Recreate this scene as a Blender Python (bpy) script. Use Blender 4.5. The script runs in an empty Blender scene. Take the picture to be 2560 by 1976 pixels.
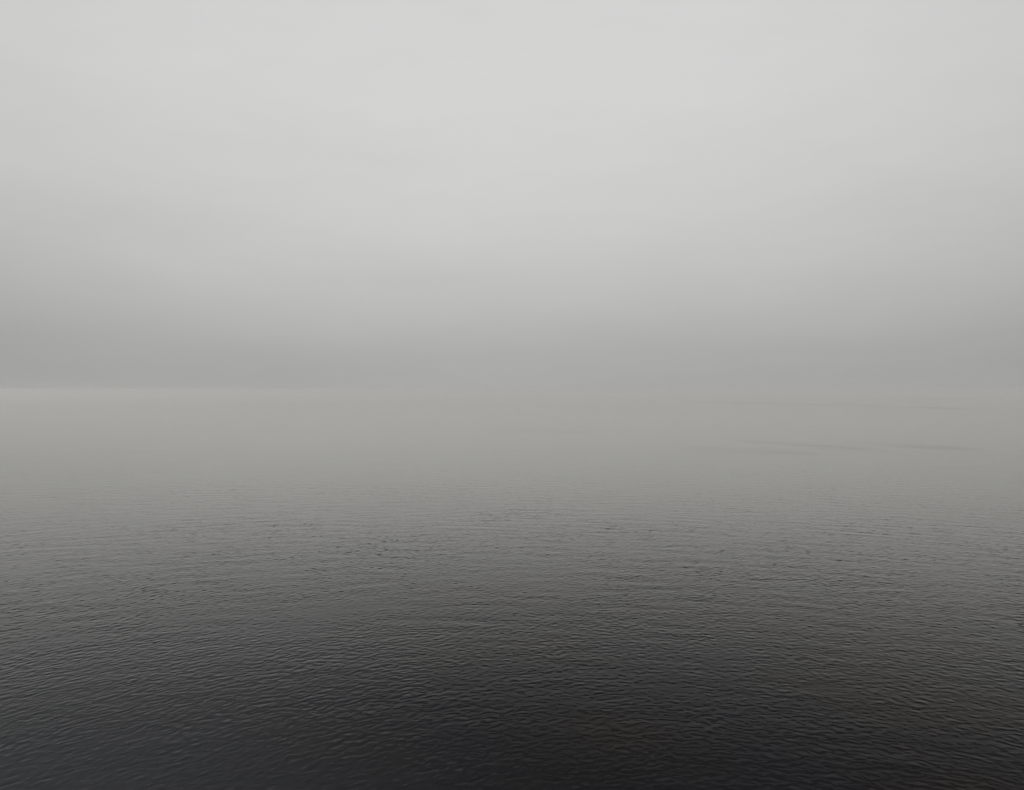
import bpy, math
import numpy as np

scene = bpy.context.scene
rad = math.radians

# ------------------------------------------------------------------ camera
CAM_H = 50.0                                   # a cliff-top eye point above the sea
cam_data = bpy.data.cameras.new("camera")
cam = bpy.data.objects.new("camera", cam_data)
scene.collection.objects.link(cam)
cam.location = (0.0, 0.0, CAM_H)
cam_data.sensor_fit = 'HORIZONTAL'
cam_data.angle = rad(60.0)
cam_data.clip_start = 0.05
cam_data.clip_end = 60000.0
cam.rotation_euler = (rad(90.0 - 0.33), 0.0, 0.0)   # looks along +Y, horizon just above the middle
scene.camera = cam

# ------------------------------------------------------------------ sky
SUN_EL, SUN_AZ = 55.0, 270.0                   # veiled sun, high over the left
world = bpy.data.worlds.new("World")
scene.world = world
world.use_nodes = True
nt = world.node_tree
nt.nodes.clear()


def node(tree, kind, **kw):
    n = tree.nodes.new(kind)
    for k, v in kw.items():
        setattr(n, k, v)
    return n


def math_node(tree, op, a, b=None, clamp=False):
    n = node(tree, 'ShaderNodeMath', operation=op, use_clamp=clamp)
    for i, v in enumerate((a, b)):
        if v is None:
            continue
        if isinstance(v, (int, float)):
            n.inputs[i].default_value = v
        else:
            tree.links.new(v, n.inputs[i])
    return n.outputs[0]


def ramp_node(tree, fac, stops, interp='B_SPLINE'):
    n = node(tree, 'ShaderNodeValToRGB')
    cr = n.color_ramp
    cr.interpolation = interp
    while len(cr.elements) < len(stops):
        cr.elements.new(0.5)
    for e, (p, c) in zip(cr.elements, stops):
        e.position = p
        e.color = (c[0], c[1], c[2], 1.0) if isinstance(c, tuple) else (c, c, c, 1.0)
    tree.links.new(fac, n.inputs[0])
    return n.outputs[0]


L = nt.links
tc = node(nt, 'ShaderNodeTexCoord')
sep = node(nt, 'ShaderNodeSeparateXYZ')
L.new(tc.outputs['Generated'], sep.inputs[0])
# soft unevenness of the cloud deck: stretched noise over the direction
mp = node(nt, 'ShaderNodeMapping')
mp.inputs['Scale'].default_value = (1.5, 1.5, 6.0)
L.new(tc.outputs['Generated'], mp.inputs[0])
nz = node(nt, 'ShaderNodeTexNoise')
nz.inputs['Scale'].default_value = 1.3
nz.inputs['Detail'].default_value = 3.0
nz.inputs['Roughness'].default_value = 0.45
L.new(mp.outputs[0], nz.inputs['Vector'])
wob = math_node(nt, 'MULTIPLY', math_node(nt, 'SUBTRACT', nz.outputs['Fac'], 0.5), 0.065)
zz = math_node(nt, 'ADD', sep.outputs['Z'], wob)
az = math_node(nt, 'ARCTAN2', sep.outputs['X'], sep.outputs['Y'])
az = math_node(nt, 'ADD', az, 0.01)
az2 = math_node(nt, 'MINIMUM', math_node(nt, 'MULTIPLY', az, az), 0.40)
zz = math_node(nt, 'SUBTRACT', zz, math_node(nt, 'MULTIPLY', az2, 0.085))   # the dark bank stands higher to either side
zz = math_node(nt, 'MAXIMUM', zz, 0.0)
# overcast: a darker bank low down, an even pale deck above (values are radiance)
T = 0.5    # ramp spans sin(elevation) 0..0.5
deck = ramp_node(nt, math_node(nt, 'DIVIDE', zz, T), [
    (0.00, (0.397, 0.397, 0.386)), (0.07, (0.420, 0.420, 0.408)), (0.16, (0.480, 0.481, 0.468)),
    (0.27, (0.553, 0.555, 0.547)), (0.40, (0.615, 0.617, 0.610)), (0.60, (0.660, 0.662, 0.656)),
    (1.00, (0.668, 0.670, 0.665))], 'LINEAR')
# the deck is a little paler straight out to sea than to either side
azf = math_node(nt, 'MULTIPLY', az2, 0.29)
azf = math_node(nt, 'SUBTRACT', 1.0, azf)
nz2 = node(nt, 'ShaderNodeTexNoise')
nz2.inputs['Scale'].default_value = 3.2
nz2.inputs['Detail'].default_value = 7.0
nz2.inputs['Roughness'].default_value = 0.7
L.new(mp.outputs[0], nz2.inputs['Vector'])
azf = math_node(nt, 'ADD', azf, math_node(nt, 'MULTIPLY', math_node(nt, 'SUBTRACT', nz2.outputs['Fac'], 0.5), 0.10))
mul = node(nt, 'ShaderNodeVectorMath', operation='SCALE')
L.new(deck, mul.inputs[0])
L.new(math_node(nt, 'MULTIPLY', azf, 10.0), mul.inputs['Scale'])
sky = node(nt, 'ShaderNodeTexSky', sky_type='NISHITA', sun_disc=False)
sky.sun_elevation = rad(SUN_EL)
sky.sun_rotation = rad(SUN_AZ)
sky.air_density, sky.dust_density = 1.0, 4.0
bw = node(nt, 'ShaderNodeRGBToBW')
L.new(sky.outputs[0], bw.inputs[0])
mix = node(nt, 'ShaderNodeMix', data_type='RGBA')
mix.inputs['Factor'].default_value = 0.97          # cloud cover over the clear-sky light
L.new(bw.outputs[0], mix.inputs[6])
L.new(mul.outputs[0], mix.inputs[7])
bg = node(nt, 'ShaderNodeBackground')
bg.inputs['Strength'].default_value = 0.1
L.new(mix.outputs[2], bg.inputs['Color'])
wo = node(nt, 'ShaderNodeOutputWorld')
L.new(bg.outputs[0], wo.inputs['Surface'])

# ------------------------------------------------------------------ sun (veiled)
sd = bpy.data.lights.new("sun", 'SUN')
sd.energy = 1.31
sd.angle = rad(20.0)
sd.color = (1.0, 0.985, 0.96)
sun = bpy.data.objects.new("sun", sd)
scene.collection.objects.link(sun)
sun.location = (0, -50, 200)
sun.rotation_euler = (rad(90.0 - SUN_EL), 0.0, rad(180.0 - SUN_AZ))

# ------------------------------------------------------------------ exposure and render settings
scene.view_settings.view_transform = 'Standard'
scene.view_settings.look = 'None'
scene.view_settings.exposure = 0.0
scene.view_settings.gamma = 1.0
scene.view_settings.use_curve_mapping = False
scene.render.engine = 'CYCLES'
scene.cycles.use_denoising = True
scene.cycles.denoiser = 'OPENIMAGEDENOISE'
scene.cycles.denoising_input_passes = 'RGB_ALBEDO_NORMAL'
scene.cycles.denoising_prefilter = 'ACCURATE'
scene.cycles.max_bounces = 8
scene.cycles.volume_bounces = 4
scene.cycles.glossy_bounces = 3
scene.cycles.diffuse_bounces = 2

# ------------------------------------------------------------------ sea surface
rng = np.random.default_rng(7)
SEA_R = 16000.0
RIPPLE = 0.045
LEAN = 4.0
# share of light mirrored against the sine of the grazing angle
FRESNEL = [(0.0, 1.0), (0.05, 0.82), (0.094, 0.64), (0.18, 0.29), (0.24, 0.125), (0.30, 0.040), (0.36, 0.012), (0.42, 0.004), (0.5, 0.001)]


def wave_tile(N, size, swell, chop, theta0, seed):
    """A periodic patch of sea: height and forward push of the crests."""
    r = np.random.default_rng(seed)
    k1 = 2 * np.pi * np.fft.fftfreq(N, size / N)
    ku, kv = np.meshgrid(k1, k1, indexing='ij')
    k = np.hypot(ku, kv)
    k[0, 0] = 1e-6
    ct = (ku * math.cos(theta0) + kv * math.sin(theta0)) / k
    lam = 2 * np.pi / k
    noise = np.fft.fft2(r.standard_normal((N, N)))
    out_h = np.zeros((N, N))
    out_d = np.zeros((N, N))
    for (lo, hi, p, spread, slope) in (swell, chop):
        win = np.exp(-np.maximum(0, lo - lam) ** 2 / (0.25 * lo) ** 2) * np.exp(-np.maximum(0, lam - hi) ** 2 / (0.3 * hi) ** 2)
        amp = win * k ** (-p) * np.abs(ct) ** spread
        amp[0, 0] = 0
        H = noise * amp
        s = np.fft.ifft2(1j * ku * H).real
        q = slope / s.std()
        H = H * q
        out_h += np.fft.ifft2(H).real
        out_d += np.fft.ifft2(1j * ku / k * H).real
    return out_h.astype(np.float32), out_d.astype(np.float32)


def sample(tile, size, u, v):
    N = tile.shape[0]
    a = (u / size * N) % N
    b = (v / size * N) % N
    i = np.floor(a).astype(np.int64)
    j = np.floor(b).astype(np.int64)
    fa, fb = a - i, b - j
    i %= N
    j %= N
    i1, j1 = (i + 1) % N, (j + 1) % N
    return ((tile[i, j] * (1 - fa) + tile[i1, j] * fa) * (1 - fb) +
            (tile[i, j1] * (1 - fa) + tile[i1, j1] * fa) * fb)


def smooth_noise(x, y, scale, seed):
    r = np.random.default_rng(seed)
    t = r.standard_normal((64, 64))
    a, b = (x / scale) % 64, (y / scale) % 64
    i, j = np.floor(a).astype(int), np.floor(b).astype(int)
    fa, fb = a - i, b - j
    fa, fb = fa * fa * (3 - 2 * fa), fb * fb * (3 - 2 * fb)
    i %= 64
    j %= 64
    i1, j1 = (i + 1) % 64, (j + 1) % 64
    return ((t[i, j] * (1 - fa) + t[i1, j] * fa) * (1 - fb) + (t[i, j1] * (1 - fa) + t[i1, j1] * fa) * fb)


# polar grid: fine in the sector seen from the cliff, coarse all round it, out to the horizon
d = [0.0]
d += list(np.geomspace(4.0, 66.0, 16))
while d[-1] < 190.0:
    d.append(d[-1] + 0.18)
while d[-1] < 800.0:
    d.append(d[-1] * 1.0019)
d += list(np.geomspace(d[-1] * 1.012, SEA_R, 150))
d = np.array(d)
FAN = 45.0
fine = np.linspace(-FAN, FAN, 961)
coarse = np.linspace(FAN, 360.0 - FAN, 48)[1:-1]
ang = np.radians(np.concatenate([fine, coarse]))
D, A = np.meshgrid(d[1:], ang, indexing='ij')
X, Y = D * np.sin(A), D * np.cos(A)
adeg = np.degrees(A)
inside = np.clip((FAN - np.abs(adeg)) / 3.0, 0, 1)
live = inside * np.clip((D - 64.0) / 4.0, 0, 1) * np.clip((1400.0 - D) / 600.0, 0.0, 1)

# crests bend round the headland the viewer stands on
U = np.hypot(X - 22.0, Y + 12.0)
V = X
S1, S2 = 131.0, 83.0
h1, q1 = wave_tile(2048, S1, (6.0, 12.0, 1.6, 3, 0.009), (0.9, 2.4, 1.9, 0.0, 0.050), 0.18, 11)
h2, q2 = wave_tile(1536, S2, (2.4, 4.5, 1.8, 0.5, 0.010), (0.6, 1.6, 1.8, 0.1, 0.052), -0.28, 12)
ca, sa = math.cos(0.35), math.sin(0.35)
U2, V2 = U * ca - V * sa + 13.0, U * sa + V * ca
patch = 1.0 + 0.10 * smooth_noise(X, Y, 40.0, 3) + 0.12 * smooth_noise(X, Y, 9.0, 4)
patch = np.clip(patch, 0.4, 1.8) * live * np.interp(D, [0, 110, 180, 300, 600, 1400], [0.68, 0.70, 0.85, 1.0, 0.8, 0.4])
Hh = (sample(h1, S1, U, V) + sample(h2, S2, U2, V2)) * patch
Q = (sample(q1, S1, U, V) + sample(q2, S2, U2, V2)) * patch * 0.8 + LEAN * Hh      # crests lean towards the shore
rr = np.maximum(U, 1.0)
PX = X - Q * (X - 22.0) / rr
PY = Y - Q * (Y + 12.0) / rr

# wind-ruffled streaks far out to the right: (x, y, half width, half depth, tilt, strength)
F_PX = 2217.0          # metres across the sea from sighted angles


def streak(px0, py0, px1, py1, thick, strength):
    py = 0.5 * (py0 + py1) - 975.0
    dist = CAM_H * F_PX / py
    xa = (px0 - 1280.0) / F_PX * CAM_H * F_PX / (py0 - 975.0)
    ya = CAM_H * F_PX / (py0 - 975.0)
    xb = (px1 - 1280.0) / F_PX * CAM_H * F_PX / (py1 - 975.0)
    yb = CAM_H * F_PX / (py1 - 975.0)
    return (xa, ya, xb, yb, thick * dist * dist / (CAM_H * F_PX), strength)


streaks = [streak(1690, 1006, 2140, 1010, 3.2, 0.75), streak(2150, 1017, 2450, 1020, 3.6, 0.75),
           streak(2200, 997, 2450, 998, 2.4, 0.5),
           streak(1700, 1126, 2050, 1131, 6.0, 0.32), streak(1830, 1102, 2230, 1126, 7.5, 0.42),
           streak(2080, 1104, 2460, 1121, 8.0, 0.42), streak(1190, 1076, 1500, 1079, 3.8, 0.3)]
ruffle = np.zeros_like(X)
warp = smooth_noise(X, Y, 60.0, 21)
for (xa, ya, xb, yb, w, s) in streaks:
    t = np.clip((X - xa) / (xb - xa), -0.5, 1.5)
    yc = ya + (yb - ya) * t + warp * w * 0.35
    along = np.clip(1.0 - (2 * np.abs(t - 0.5)) ** 2.5, 0, 1)
    gusts = np.clip(0.62 + 0.45 * smooth_noise(X, Y, 55.0 + w * 0.25, 23), 0.15, 1.1)
    ruffle = np.maximum(ruffle, 1.05 * s * gusts * along * np.exp(-((Y - yc) / w) ** 2))

nr, nc = X.shape
co = np.empty((nr * nc + 1, 3), dtype=np.float32)
co[:-1, 0], co[:-1, 1], co[:-1, 2] = PX.ravel(), PY.ravel(), Hh.ravel()
co[-1] = 0.0
ii = np.arange((nr - 1) * nc).reshape(nr - 1, nc)
nx = np.roll(ii, -1, axis=1)
quads = np.stack([ii, ii + nc, nx + nc, nx], axis=-1).reshape(-1, 4)
first = np.arange(nc)
tris = np.stack([np.full(nc, nr * nc), first, np.roll(first, -1)], axis=-1)
loops = np.concatenate([quads.ravel(), tris.ravel()]).astype(np.int32)
starts = np.concatenate([np.arange(len(quads)) * 4, len(quads) * 4 + np.arange(nc) * 3]).astype(np.int32)
me = bpy.data.meshes.new("sea")
me.vertices.add(len(co))
me.vertices.foreach_set("co", co.ravel())
me.loops.add(len(loops))
me.loops.foreach_set("vertex_index", loops)
me.polygons.add(len(starts))
me.polygons.foreach_set("loop_start", starts)
me.update(calc_edges=True)
me.polygons.foreach_set("use_smooth", np.ones(len(starts), dtype=bool))
# extra light on the left-hand water, painted into its body colour
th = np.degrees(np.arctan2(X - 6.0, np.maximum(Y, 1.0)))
left_light = np.clip((-th + 4.0 + 5.0 * smooth_noise(X, Y, 45.0, 31)) / 34.0, 0, 1)
left_light = 0.9 * left_light * left_light * (3 - 2 * left_light) * np.exp(-D / 1400.0)
a2 = me.attributes.new("left_light", 'FLOAT', 'POINT')
a2.data.foreach_set("value", np.append(left_light.ravel(), 0.0).astype(np.float32))
at = me.attributes.new("ruffle", 'FLOAT', 'POINT')
at.data.foreach_set("value", np.append(ruffle.ravel(), 0.0).astype(np.float32))
if me.polygons[0].normal.z < 0:
    me.flip_normals()
me.validate()
sea = bpy.data.objects.new("sea", me)
scene.collection.objects.link(sea)
sea['kind'] = 'structure'
sea['label'] = 'dark grey rippled sea fading into pale mist at the horizon'

m = bpy.data.materials.new("sea_water")
m.use_nodes = True
t = m.node_tree
t.nodes.clear()
out = node(t, 'ShaderNodeOutputMaterial')
geo = node(t, 'ShaderNodeNewGeometry')
ra = node(t, 'ShaderNodeAttribute', attribute_name='ruffle')
tu = node(t, 'ShaderNodeAttribute', attribute_name='left_light')
# fine ripples between the modelled waves
mpn = node(t, 'ShaderNodeMapping')
mpn.inputs['Scale'].default_value = (0.55, 1.0, 1.0)
mpn.inputs['Rotation'].default_value = (0, 0, rad(4))
t.links.new(geo.outputs['Position'], mpn.inputs[0])
n1 = node(t, 'ShaderNodeTexNoise')
n1.inputs['Scale'].default_value = 2.6
n1.inputs['Detail'].default_value = 3.0
n1.inputs['Roughness'].default_value = 0.55
t.links.new(mpn.outputs[0], n1.inputs['Vector'])
bp = node(t, 'ShaderNodeBump')
bp.inputs['Strength'].default_value = 0.5
bp.inputs['Distance'].default_value = RIPPLE
t.links.new(n1.outputs['Fac'], bp.inputs['Height'])
# water reflects the sky strongly at a grazing look and hardly at all looking down into it
dt = node(t, 'ShaderNodeVectorMath', operation='DOT_PRODUCT')
t.links.new(bp.outputs[0], dt.inputs[0])
t.links.new(geo.outputs['Incoming'], dt.inputs[1])
s = math_node(t, 'MAXIMUM', dt.outputs['Value'], 0.0)
s = math_node(t, 'MULTIPLY', s, 2.0, True)
refl = ramp_node(t, s, [(2 * a_, r_) for a_, r_ in FRESNEL], 'LINEAR')
refl = math_node(t, 'MULTIPLY', refl, math_node(t, 'SUBTRACT', 1.0, math_node(t, 'MULTIPLY', ra.outputs['Fac'], 0.35)))
gl = node(t, 'ShaderNodeBsdfGlossy')
gl.inputs['Color'].default_value = (1.0, 0.99, 0.96, 1)
gl.inputs['Roughness'].default_value = 0.10
t.links.new(bp.outputs[0], gl.inputs['Normal'])
df = node(t, 'ShaderNodeBsdfDiffuse')
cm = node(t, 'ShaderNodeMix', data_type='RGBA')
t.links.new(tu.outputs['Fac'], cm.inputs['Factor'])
n2 = node(t, 'ShaderNodeTexNoise')                            # deep water: drifts of peaty brown and blue-black
n2.inputs['Scale'].default_value = 0.022
n2.inputs['Detail'].default_value = 2.0
t.links.new(geo.outputs['Position'], n2.inputs['Vector'])
deep = ramp_node(t, n2.outputs['Fac'], [(0.40, (0.0024, 0.0024, 0.0050)), (0.62, (0.0042, 0.0029, 0.0031))], 'LINEAR')
t.links.new(deep, cm.inputs[6])
cm.inputs[7].default_value = (0.0245, 0.0262, 0.0305, 1)        # body colour where the left is painted brighter
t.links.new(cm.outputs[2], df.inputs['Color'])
ms = node(t, 'ShaderNodeMixShader')
t.links.new(refl, ms.inputs[0])
t.links.new(df.outputs[0], ms.inputs[1])
t.links.new(gl.outputs[0], ms.inputs[2])
t.links.new(ms.outputs[0], out.inputs['Surface'])
me.materials.append(m)

# ------------------------------------------------------------------ sea mist
HAZE_D = 3700.0
hm = bpy.data.meshes.new("haze")
R, z0, z1 = SEA_R + 200.0, -2.0, CAM_H + 6.0
v = [(sx * R, sy * R, z) for z in (z0, z1) for sy in (-1, 1) for sx in (-1, 1)]
f = [(0, 2, 3, 1), (4, 5, 7, 6), (0, 1, 5, 4), (2, 6, 7, 3), (0, 4, 6, 2), (1, 3, 7, 5)]
hm.from_pydata(v, [], f)
hm.update()
haze = bpy.data.objects.new("haze", hm)
scene.collection.objects.link(haze)
haze['kind'] = 'stuff'
haze['label'] = 'pale grey mist lying over the sea and hiding the horizon'
m = bpy.data.materials.new("sea_mist")
m.use_nodes = True
t = m.node_tree
t.nodes.clear()
out = node(t, 'ShaderNodeOutputMaterial')
pv = node(t, 'ShaderNodeVolumePrincipled')
pv.inputs['Color'].default_value = (0.995, 0.9845, 0.962, 1)
pv.inputs['Density'].default_value = 1.0 / HAZE_D
pv.inputs['Anisotropy'].default_value = 0.6
t.links.new(pv.outputs[0], out.inputs['Volume'])
hm.materials.append(m)
